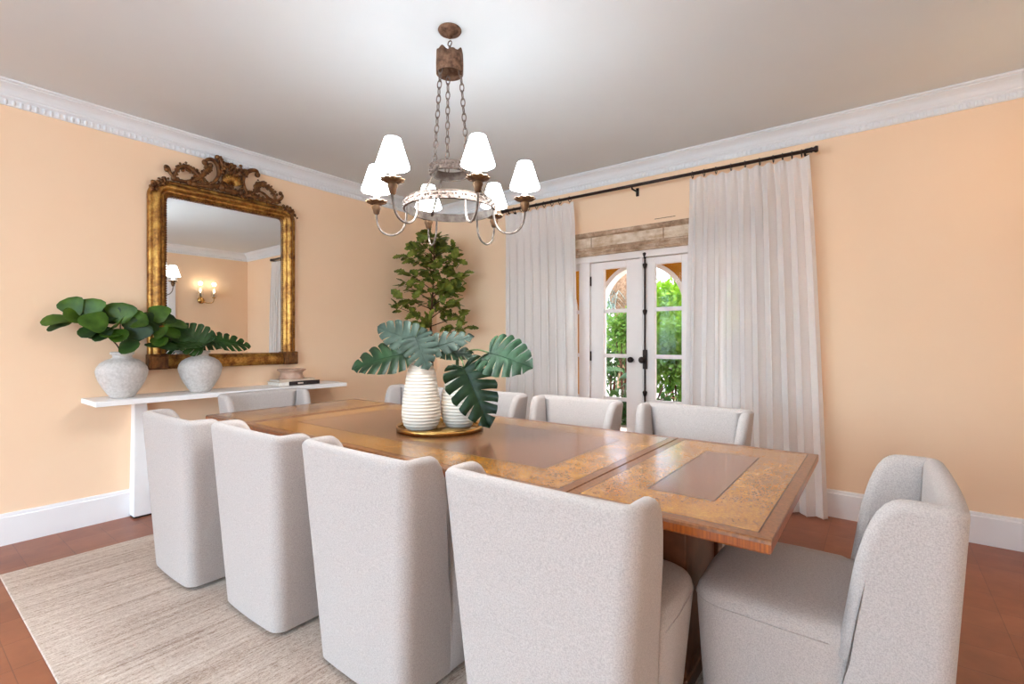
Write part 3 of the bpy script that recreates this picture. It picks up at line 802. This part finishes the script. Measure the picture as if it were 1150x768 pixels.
# ------------------------------------------------------------------ leaves
def frame(base, tip, nrm):
    x=(Vector(tip)-Vector(base)); L=x.length; x.normalize(); n=Vector(nrm); n=(n-x*n.dot(x)).normalized(); y=n.cross(x)
    return Vector(base),x,y,n,L
def simple_leaf(mb, base, tip, nrm, W, shape='fig', bend=.15, fold=.12, m=0, nseg=8):
    o,x,y,n,L=frame(base,tip,nrm)
    if shape=='fig': us=[0,.1,.25,.45,.65,.82,.94,1]; ws=[.12,.45,.62,.80,1.0,.95,.62,.05]
    elif shape=='oak': us=[0,.15,.3,.42,.55,.66,.78,.9,1]; ws=[.05,.4,.85,.62,1.0,.6,.72,.35,.02]
    else: us=[0,.15,.4,.7,1]; ws=[.05,.6,1,.6,.02]
    rows=[]
    for u,w in zip(us,ws):
        row=[]
        for v in (-1,-.5,0,.5,1):
            z=-bend*L*u*u+fold*W*abs(v)*w-.1*W*w*v*v+.02*L*math.sin(9*u+3*v)
            row.append(o+x*(L*u)+y*(W*w*v)+n*z)
        rows.append(row)
    mb.grid(rows,m,True)
def monstera(mb, base, tip, nrm, W, bend=.15, fold=.15, m=0, nl=8, gap=.2, v0=.42, seed=1):
    rnd=random.Random(seed); o,x,y,n,L=frame(base,tip,nrm)
    us=[0,.12,.26,.42,.58,.74,.89,1.0]
    mx=[-.02,-.17,-.06,.18,.44,.68,.88,1.0]; my=[.05,.50,.86,1.0,.92,.70,.38,.0]
    rx=[0,0,.03,.14,.32,.53,.78,.98]
    def pt(u,v,side,tl):
        X=lerp(interp(u,us,rx),interp(u,us,mx),v**1.0); X+=.05*v*v*(1-u)
        Y=interp(u,us,my)*v*(1-.055*(2*tl-1)**2*v*v)
        z=-bend*L*max(X,0)**2-bend*.6*L*Y*Y*(W/L)+fold*W*Y*.6+.032*L*math.sin(PI*tl)*v+.02*L*math.sin(5*X+4*v*side+seed)*v
        return o+x*(L*X)+y*(side*W*Y)+n*z
    for side in (-1,1):
        for i in range(nl):
            a,b=i/nl,(i+1)/nl; ga=0 if i==0 else gap*rnd.uniform(.5,1.1); gb=0 if i==nl-1 else gap*rnd.uniform(.4,1.0)
            rows=[]
            for q in range(8):
                v=q/7; s=max(0,(v-v0)/(1-v0))
                aa=lerp(a,b,ga*.5*min(1,s*1.4)); bb=lerp(b,a,gb*.5*min(1,s*1.4))
                rows.append([pt(lerp(aa,bb,t/5),v,side,t/5) for t in range(6)])
            mb.grid(rows,m,True,False,side<0)
    mid=[pt(i/8,0,1,.5)+n*.001 for i in range(9)]
    mb.tube(mid,[.0035*(1-.7*i/8) for i in range(9)],5,m)

# white ribbed vases on a brass tray
TR=(2.33,-2.225)
tr=thing('tray','round brass tray holding two white vases on the table','tray',(TR[0],TR[1],.7602))
MB().lathe([(.0,.0),(.222,.0),(.228,.003),(.228,.010),(.0,.010)],(TR[0],TR[1],.7605),48).build('tray_base',M['mirror_brass'] if 'mirror_brass' in M else M['brass'],tr)
MB().lathe([(.228,.0),(.236,.002),(.238,.016),(.236,.026),(.231,.026),(.229,.012),(.228,.0)],(TR[0],TR[1],.7605),48).build('rim',M['brass'],tr)
def ribbed(label, x, y, prof):
    zs=[p[1] for p in prof]; rs=[p[0] for p in prof]; P2=[(0,0),(rs[0]-.006,0)]
    n=190
    for i in range(n+1):
        z=zs[-1]*i/n; r=interp(z,zs,rs)+.0016*math.sin(z*2*PI/.0175)
        P2.append((r,z))
    P2+= [(rs[-1]-.008,zs[-1]-.002),(rs[-1]-.010,zs[-1]-.06)]
    o=tag(MB().lathe(P2,(0,0,0),40).build('vase',M['white_pot']),label,'vase','white ribbed vases on the tray')
    o.location=(x,y,.7708); return o
def smoothp(pr):
    return [(v.x,v.y) for v in smooth_path([(a,b,0) for a,b in pr],5)]
ribbed('taller white ribbed vase on the left of the brass tray',2.274,-2.314,smoothp([(.076,0),(.094,.025),(.104,.07),(.102,.13),(.095,.19),(.084,.26),(.074,.315),(.056,.348),(.048,.37)]))
ribbed('shorter white ribbed vase on the right of the tray, half behind a leaf',2.378,-2.126,smoothp([(.070,0),(.090,.03),(.100,.08),(.100,.13),(.093,.19),(.076,.25),(.052,.30),(.042,.33)]))
def mleaf(label, base, tip, nrm, W, mat, root, bend, seed, gap=.34, fold=.15, name='monstera_leaf', group=None, cat='leaf'):
    t=thing(name,label,cat,root,group)
    mb=MB(); monstera(mb,base,tip,nrm,W,bend,fold,0,8,gap*.62,.30,seed); mb.build('leaf_blade',M[mat],t)
    r=Vector(root); b=Vector(base); md=r.lerp(b,.55)+Vector((0,0,.05))
    st=MB(); st.tube(smooth_path([r,r+Vector((0,0,.10)),md+Vector((0,0,.02)),b],5),.0042,6); st.build('stem',M['stemgreen'],t)
    return t
V1=(2.274,-2.314,1.10); V2=(2.374,-2.134,1.06)
TC=Vector((.604,-.797,0))    # direction from the table towards the room's near side
def nz(a,b): return TC*a+Vector((0,0,b))
G='monstera leaves in the white vases'
mleaf('dark monstera leaf reaching left from the taller white vase',(2.235,-2.395,1.175),(2.03,-2.60,1.145),nz(.75,.8),.135,'monstera_dark',V1,.25,1,.42,group=G)
mleaf('grey green monstera leaf turned up at the back left of the arrangement',(2.27,-2.33,1.235),(2.03,-2.43,1.335),nz(.9,.35),.10,'monstera_grey',V1,.1,2,.3,group=G)
mleaf('grey green folded monstera leaf hanging over the taller vase mouth',(2.27,-2.35,1.27),(2.375,-2.36,1.10),nz(.9,.45),.10,'monstera_grey',V1,.1,3,.5,group=G)
mleaf('narrow grey green monstera leaf pointing right behind the vase necks',(2.31,-2.30,1.20),(2.52,-2.17,1.285),nz(.8,.6),.085,'monstera_grey',V1,.1,4,.6,group=G)
mleaf('dark monstera leaf lying low between the two vase mouths',(2.37,-2.25,1.19),(2.53,-2.13,1.175),nz(.6,.8),.075,'monstera_dark',V2,.15,9,.4,group=G)
mleaf('broad green monstera leaf reaching right towards the curtain',(2.609,-2.141,1.184),(2.840,-2.063,1.126),nz(.62,.8),.185,'monstera',V2,.12,5,.36,group=G)
mleaf('glossy monstera leaf drooping in front of the shorter white vase',(2.544,-2.265,1.112),(2.683,-2.223,.802),nz(.95,.3),.135,'monstera_dark',V2,.05,6,.46,group=G)

# fig branches in the left console vase
def fig_branch(label, root, pts, leaves, seed):
    t=thing('fig_branch',label,'branch',root,'fig branches in the left console vase')
    st=MB(); st.tube(smooth_path([root]+pts,5),[.0055-.003*i/(len(pts)*5) for i in range(len(pts)*5+1)],6); st.build('stem',M['bark'],t)
    rnd=random.Random(seed); mb=MB()
    for b,tp,nr,W,m in leaves: simple_leaf(mb,b,tp,nr,W*1.15,'fig',.12,.22,m)
    mb.build('leaves',[M['fig'],M['fig_dark']],t)
# every leaf: base point, tip point, facing, half width, shade of green
CN=Vector((.80,-.50,.25)); UP=Vector((.5,-.3,.8)); 
Z=.863; R0=(.172,-3.095,Z+.26)
fig_branch('fiddle leaf fig branch leaning left out of the console vase',R0,[(.19,-3.13,1.22),(.20,-3.24,1.33),(.19,-3.36,1.39)],[
 ((.20,-3.34,1.385),(.16,-3.50,1.375),UP,.055,0),((.21,-3.36,1.36),(.17,-3.475,1.325),UP,.035,1),
 ((.19,-3.33,1.40),(.17,-3.375,1.52),CN,.062,0),((.21,-3.26,1.40),(.22,-3.265,1.52),CN,.066,0),
 ((.25,-3.34,1.38),(.30,-3.20,1.36),(.7,-.4,.6),.075,0),((.22,-3.22,1.36),(.26,-3.33,1.28),(.5,-.3,.8),.05,1),
 ((.23,-3.20,1.31),(.34,-3.12,1.27),(.5,-.5,.7),.05,0),((.20,-3.24,1.36),(.16,-3.13,1.48),CN,.07,1),
 ((.19,-3.18,1.28),(.28,-3.27,1.27),(.4,-.3,.85),.045,1),((.15,-3.30,1.40),(.12,-3.22,1.50),CN,.06,1),((.20,-3.29,1.37),(.25,-3.40,1.42),(.6,-.4,.6),.06,0),((.22,-3.25,1.33),(.30,-3.21,1.27),(.6,-.5,.5),.055,1),((.16,-3.2,1.38),(.14,-3.26,1.47),CN,.05,1)],1)
fig_branch('fiddle leaf fig branch rising from the middle of the console vase',R0,[(.18,-3.10,1.24),(.19,-3.11,1.36),(.18,-3.09,1.45)],[
 ((.22,-3.12,1.36),(.24,-3.115,1.50),CN,.080,0),((.22,-3.09,1.33),(.15,-3.00,1.46),CN,.06,1),((.23,-3.08,1.24),(.30,-3.01,1.38),(.85,-.5,.1),.078,1),
 ((.22,-3.10,1.25),(.38,-3.10,1.19),(.4,-.6,.7),.055,1),((.2,-3.11,1.29),(.34,-3.22,1.29),(.5,-.3,.8),.05,0),((.19,-3.14,1.36),(.20,-3.19,1.47),CN,.06,1),((.17,-3.05,1.35),(.15,-3.03,1.46),CN,.065,1),((.24,-3.08,1.35),(.30,-3.00,1.42),(.8,-.4,.4),.06,0),((.24,-3.14,1.34),(.34,-3.17,1.37),(.7,-.5,.5),.06,0)],2)
fig_branch('fiddle leaf fig branch leaning right towards the mirror frame',R0,[(.19,-3.04,1.22),(.21,-2.94,1.32),(.22,-2.86,1.37)],[
 ((.21,-2.90,1.37),(.20,-2.885,1.50),CN,.062,0),((.22,-2.88,1.36),(.24,-2.73,1.375),UP,.055,0),((.23,-2.93,1.33),(.30,-2.79,1.295),UP,.050,0),
 ((.24,-2.99,1.22),(.34,-2.83,1.215),(.45,-.3,.85),.045,1),((.21,-2.98,1.28),(.24,-2.95,1.38),CN,.055,1),((.23,-2.95,1.26),(.34,-2.90,1.235),(.5,-.4,.7),.045,0),((.22,-2.92,1.30),(.22,-2.76,1.26),UP,.05,1),((.18,-2.95,1.33),(.16,-2.99,1.44),CN,.06,1),((.20,-2.92,1.36),(.18,-2.80,1.44),(.8,-.4,.4),.055,1),((.24,-2.93,1.31),(.33,-2.90,1.30),(.7,-.5,.5),.05,0)],3)
# cut leaves in the right console vase
R1=(.172,-2.62,Z+.27); G2='cut split leaves in the right console vase'
mleaf('dark cut leaf standing behind the right console vase, against the mirror glass',(.24,-2.62,1.215),(.17,-2.80,1.36),(.7,-.4,.45),.135,'palm_green',R1,.15,11,.26,group=G2,name='split_leaf')
mleaf('cut leaf with open slits reaching right from the right console vase',(.25,-2.56,1.245),(.24,-2.265,1.225),(.6,-.4,.65),.11,'palm_green',R1,.15,12,.5,group=G2,name='split_leaf')
mleaf('dark leaf drooping left beside the right console vase',(.24,-2.66,1.23),(.31,-2.83,1.20),(.5,-.4,.75),.08,'fig_dark',R1,.12,13,.12,group=G2,name='split_leaf')

# ------------------------------------------------------------------ indoor tree in the corner
tr=thing('potted_tree','leafy potted tree in the corner behind the table flowers','plant',(.46,-.52,0))
q=MB(); q.lathe([(.0,.0),(.15,.0),(.19,.16),(.20,.34),(.195,.36),(.18,.355),(.175,.32),(.0,.31)],(.46,-.52,0),32); q.build('pot',M['pot'],tr)
trk=MB(); rnd=random.Random(21); fol=MB()
main=smooth_path([(.46,-.52,.30),(.47,-.52,.9),(.455,-.53,1.4),(.48,-.515,1.85),(.49,-.51,2.34)],6)
trk.tube(main,[.020-.016*i/(len(main)-1) for i in range(len(main))],7)
lat=Vector((.797,.604,0)); dep=Vector((-.604,.797,0))
for i in range(26):
    z=lerp(1.30,2.32,(i/25)**.9); p=Vector((lerp(.46,.49,(z-1.3)),-.52,z)) 
    w=interp(z,[1.3,1.5,1.75,2.05,2.2,2.36],[.42,.44,.33,.34,.17,.05])
    an=i*2.4+rnd.uniform(-.4,.4); d=lat*math.cos(an)*w+dep*math.sin(an)*w*.45
    e=p+d*rnd.uniform(.8,1.05)+Vector((0,0,rnd.uniform(.02,.14)))
    if e.y>-.06: e.y=-.06
    if e.x<.06: e.x=.06
    br=smooth_path([p-Vector((0,0,.05)),p.lerp(e,.5)+Vector((0,0,-.02)),e],4); trk.tube(br,[.006-.004*j/(len(br)-1) for j in range(len(br))],5)
    nlv=15 if z<2.2 else 9
    for j in range(nlv):
        t=rnd.uniform(.25,1.05); b=p.lerp(e,t)+Vector((rnd.uniform(-.03,.03),rnd.uniform(-.03,.03),rnd.uniform(-.03,.03)))
        dr=(d.normalized()*.7+Vector((rnd.uniform(-1,1),rnd.uniform(-1,1),rnd.uniform(-.5,.9)))).normalized(); L=rnd.uniform(.09,.16)
        tp=b+dr*L
        tp.x=max(tp.x,.03); tp.y=min(tp.y,-.03)
        simple_leaf(fol,b,tp,Vector((rnd.uniform(-.3,.8),rnd.uniform(-.9,.2),rnd.uniform(.2,1))),L*.36,'oak',.1,.2,0)
trk.build('trunk',M['bark'],tr); fol.build('foliage',M['tree'],tr)

# ------------------------------------------------------------------ outside: loggia and garden
st=struct(MB().box(-9,12,.25,14,-.14,-.02).build('ground_outside',M['patio']))
AY0,AY1=2.2,2.33
lw=MB()
cs=[.06,1.67,3.28,4.89]; Ra,zs,ztop=.585,1.68,3.0
edges=[-4]+sum([[c-Ra,c+Ra] for c in cs],[])+[9]
for i in range(0,len(edges),2): lw.box(edges[i],edges[i+1],AY0,AY1,-.02,ztop)
for c in cs:
    n=20; row=[]
    arc=[(c-Ra*math.cos(PI*i/n),zs+Ra*math.sin(PI*i/n)) for i in range(n+1)]
    for y,fl in ((AY0,False),(AY1,True)):
        lw.grid([[(x,y,z) for x,z in arc],[(x,y,ztop) for x,z in arc]],0,False,False,fl)
    lw.grid([[(x,AY0,z) for x,z in arc],[(x,AY1,z) for x,z in arc]],1,True)
lwo=struct(lw.build('wall_loggia',[M['ochre'],M['whitestucco']]))
for c in cs:
    rg=MB(); n=24
    def arcp(r): return [(c-r,-.02)]+[(c-r*math.cos(PI*i/n),zs+r*math.sin(PI*i/n)) for i in range(n+1)]+[(c+r,-.02)]
    a,b=arcp(Ra-.004),arcp(Ra+.055)
    rg.grid([[(x,AY0,z) for x,z in b],[(x,AY0-.03,z) for x,z in b],[(x,AY0-.03,z) for x,z in a],[(x,AY1+.01,z) for x,z in a]],0,False)
    rg.build('arch_surround',M['whitestucco'],lwo)
struct(MB().box(-5,9,.25,2.75,2.95,3.1).build('roof_loggia',M['darkwood']))
def leaf_cards(mb, n, c, r, L, rnd, m=0, shell=.5):
    for _ in range(n):
        while True:
            v=Vector((rnd.uniform(-1,1),rnd.uniform(-1,1),rnd.uniform(-1,1)))
            if shell<v.length<1: break
        p=Vector((c[0]+v.x*r[0],c[1]+v.y*r[1],c[2]+v.z*r[2]))
        d=(v+Vector((rnd.uniform(-1,1),rnd.uniform(-1,1),rnd.uniform(-1,.6)))).normalized(); l=L*rnd.uniform(.7,1.3)
        nn=Vector((rnd.uniform(-1,1),rnd.uniform(-1,1),rnd.uniform(0,1.4))); y=(nn.cross(d)).normalized()
        q=[p,p+d*l*.5+y*l*.26,p+d*l,p+d*l*.5-y*l*.26]
        b=mb.add(q); mb.face([b,b+1,b+2,b+3],m,False)
def shrub(name,label,cat,c,r,n,L,mat,seed,trunk=True,group=None):
    rnd=random.Random(seed); t=thing(name,label,cat,(c[0],c[1],-.02),group)
    mb=MB()
    for k in range(5):
        cc=(c[0]+rnd.uniform(-.45,.45)*r[0],c[1]+rnd.uniform(-.3,.3)*r[1],c[2]+rnd.uniform(-.5,.5)*r[2])
        leaf_cards(mb,n//5,cc,[x*.62 for x in r],L,rnd)
    mb.build('foliage',M[mat],t)
    s=MB()
    for k in range(4):
        an=k*1.6; s.tube([(c[0]+.03*math.cos(an),c[1]+.03*math.sin(an),-.02),(c[0]+.12*math.cos(an)*r[0],c[1]+.12*math.sin(an),c[2]*.5),(c[0]+.4*math.cos(an)*r[0],c[1]+.3*math.sin(an)*r[1],c[2])],[.022,.016,.008],6)
    s.build('trunk',M['bark'],t)
    return t
shrub('garden_shrub','bright lime green shrub in sun, filling the right glass door panes','shrub',(1.2,5.6,2.0),(1.0,.6,.72),4200,.13,'g_lime',31)
shrub('garden_shrub','mid green shrub below the lime one, behind the right glass door','shrub',(1.45,4.35,.95),(.8,.35,.75),3000,.11,'g_mid',32)
shrub('garden_tree','tall dark leaved tree over the arch, top of the right door','tree',(.9,10.2,4.5),(2.2,1.0,1.0),2200,.2,'g_dark',33)
shrub('garden_shrub','green shrub inside the arch, upper pane of the left door','shrub',(-.02,5.4,1.42),(.5,.45,.52),1500,.1,'g_mid',34)
shrub('garden_shrub','low dark shrub behind the fan palm, left door','shrub',(-.75,6.4,.75),(.7,.5,.85),1200,.12,'g_dark',35)
shrub('garden_tree','bushy tree far behind the white garden post','tree',(-2.6,11.5,2.0),(1.6,.8,1.6),1800,.2,'g_mid',36)
shrub('garden_shrub','wide green shrub outside, right of the arch behind the right curtain','shrub',(3.4,5.2,1.2),(1.1,.6,1.1),1500,.13,'g_mid',37)
shrub('groundcover','low dark green groundcover just outside the foot of the french doors','shrub',(1.45,2.78,.14),(.85,.22,.26),1500,.11,'g_dark',38)
# palm with dry boots and hanging fronds
pt=thing('palm_tree','palm with brown dry boots and grey fronds, left door upper panes','tree',(-1.06,7.7,-.02))
q=MB(); q.lathe([(.16,0),(.15,1.2),(.20,1.9),(.30,2.3),(.34,2.7),(.26,3.1)],(-1.06,7.7,-.02),14,0,False,True,lambda r,z,a:r*(1+.15*math.sin(7*a+z*9))); q.build('trunk',M['dry'],pt)
rnd=random.Random(44); fr=MB()
for i in range(22):
    a=rnd.uniform(0,2*PI); dr=Vector((math.cos(a),math.sin(a),0)); p0=Vector((-1.06,7.7,rnd.uniform(2.0,3.0)))
    ps=smooth_path([p0,p0+dr*.5+Vector((0,0,.25)),p0+dr*.85+Vector((0,0,-.25)),p0+dr*.95+Vector((0,0,-.95))],5)
    fr.tube(ps,.008,4)
    for j in range(3,len(ps)):
        for s in (-1,1):
            for kk in range(2):
                sd=Vector((-dr.y,dr.x,0))*s; b0=ps[j]; e=b0+sd*.22+Vector((0,0,-.26))+dr*rnd.uniform(-.06,.1)
                w=dr*.014; bb=fr.add([b0-w,b0+w,e]); fr.face([bb,bb+1,bb+2])
fr.build('fronds',M['g_blue'],pt)
def spiky(name,label,c,n,L,mat,seed,cat='plant',stem=.0,w=.03):
    rnd=random.Random(seed); t=thing(name,label,cat,c); mb=MB(); c=Vector(c)
    for i in range(n):
        a=rnd.uniform(0,2*PI); el=rnd.uniform(.1,1.3); d=Vector((math.cos(a)*math.cos(el),math.sin(a)*math.cos(el),math.sin(el)))
        l=L*rnd.uniform(.7,1.1); b0=c+Vector((0,0,stem)); sd=d.cross(Vector((0,0,1))).normalized()
        rows=[]
        for u in (0,.35,.7,1):
            p=b0+d*l*u+Vector((0,0,-.35*l*u*u)); ww=w*(1-u*.95)*(.6+u)
            rows.append([p-sd*ww,p+Vector((0,0,.006)),p+sd*ww])
        mb.grid(rows,0,True)
    mb.build('leaves',M[mat],t)
    s=MB(); s.tube([c,c+Vector((0,0,stem+.05))],[.04,.03],8); s.build('stem',M['bark'],t); return t
def fan_palm(label,c,h,n,seed):
    rnd=random.Random(seed); t=thing('fan_palm',label,'plant',c); fo=MB(); sm=MB(); c=Vector(c)
    for i in range(n):
        a=rnd.uniform(0,2*PI); hub=c+Vector((math.cos(a)*.28,math.sin(a)*.28,h*rnd.uniform(.5,1)))
        sm.tube([c,c.lerp(hub,.5)+Vector((0,0,.08)),hub],.006,5)
        out=Vector((math.cos(a),math.sin(a),.35)).normalized(); sd=out.cross(Vector((0,0,1))).normalized(); up=sd.cross(out)
        for k in range(14):
            b=lerp(-1.9,1.9,k/13); d=(out*math.cos(b)+sd*math.sin(b)); L=.34*(.75+.25*math.cos(b)); w=(-out*math.sin(b)+sd*math.cos(b))*.016
            e=hub+d*L+Vector((0,0,-.07)); m=hub+d*L*.55
            bb=fo.add([hub,m-w,e,m+w]); fo.face([bb,bb+1,bb+2,bb+3])
    fo.build('fronds',M['g_dark'],t); sm.build('stems',M['stemgreen'],t); return t
fan_palm('fan palm by the arch, lower panes of the left door',(.95,3.1,-.02),.86,14,51)
spiky('bromeliad','bronze red spiky bromeliad, lower pane of the right door',(1.42,3.45,-.02),26,.55,'g_red',53,stem=.25)
spiky('bromeliad','dark green spiky bromeliad low outside the right door',(1.75,3.05,-.02),26,.55,'g_dark',54,stem=.1)
hp=MB(); hp.box(-2.2,-1.75,9.2,9.65,-.02,1.55); hp.box(-2.27,-1.68,9.13,9.72,1.55,1.63)
tag(hp.build('garden_post',M['whitestucco'],bevel=.02),'white stucco garden post standing beyond the palm','post')
hd=shrub('hedge','tall dark green hedge behind the lime shrub, right door panes','hedge',(2.6,8.0,1.3),(3.6,.6,1.6),5200,.22,'g_dark',61)
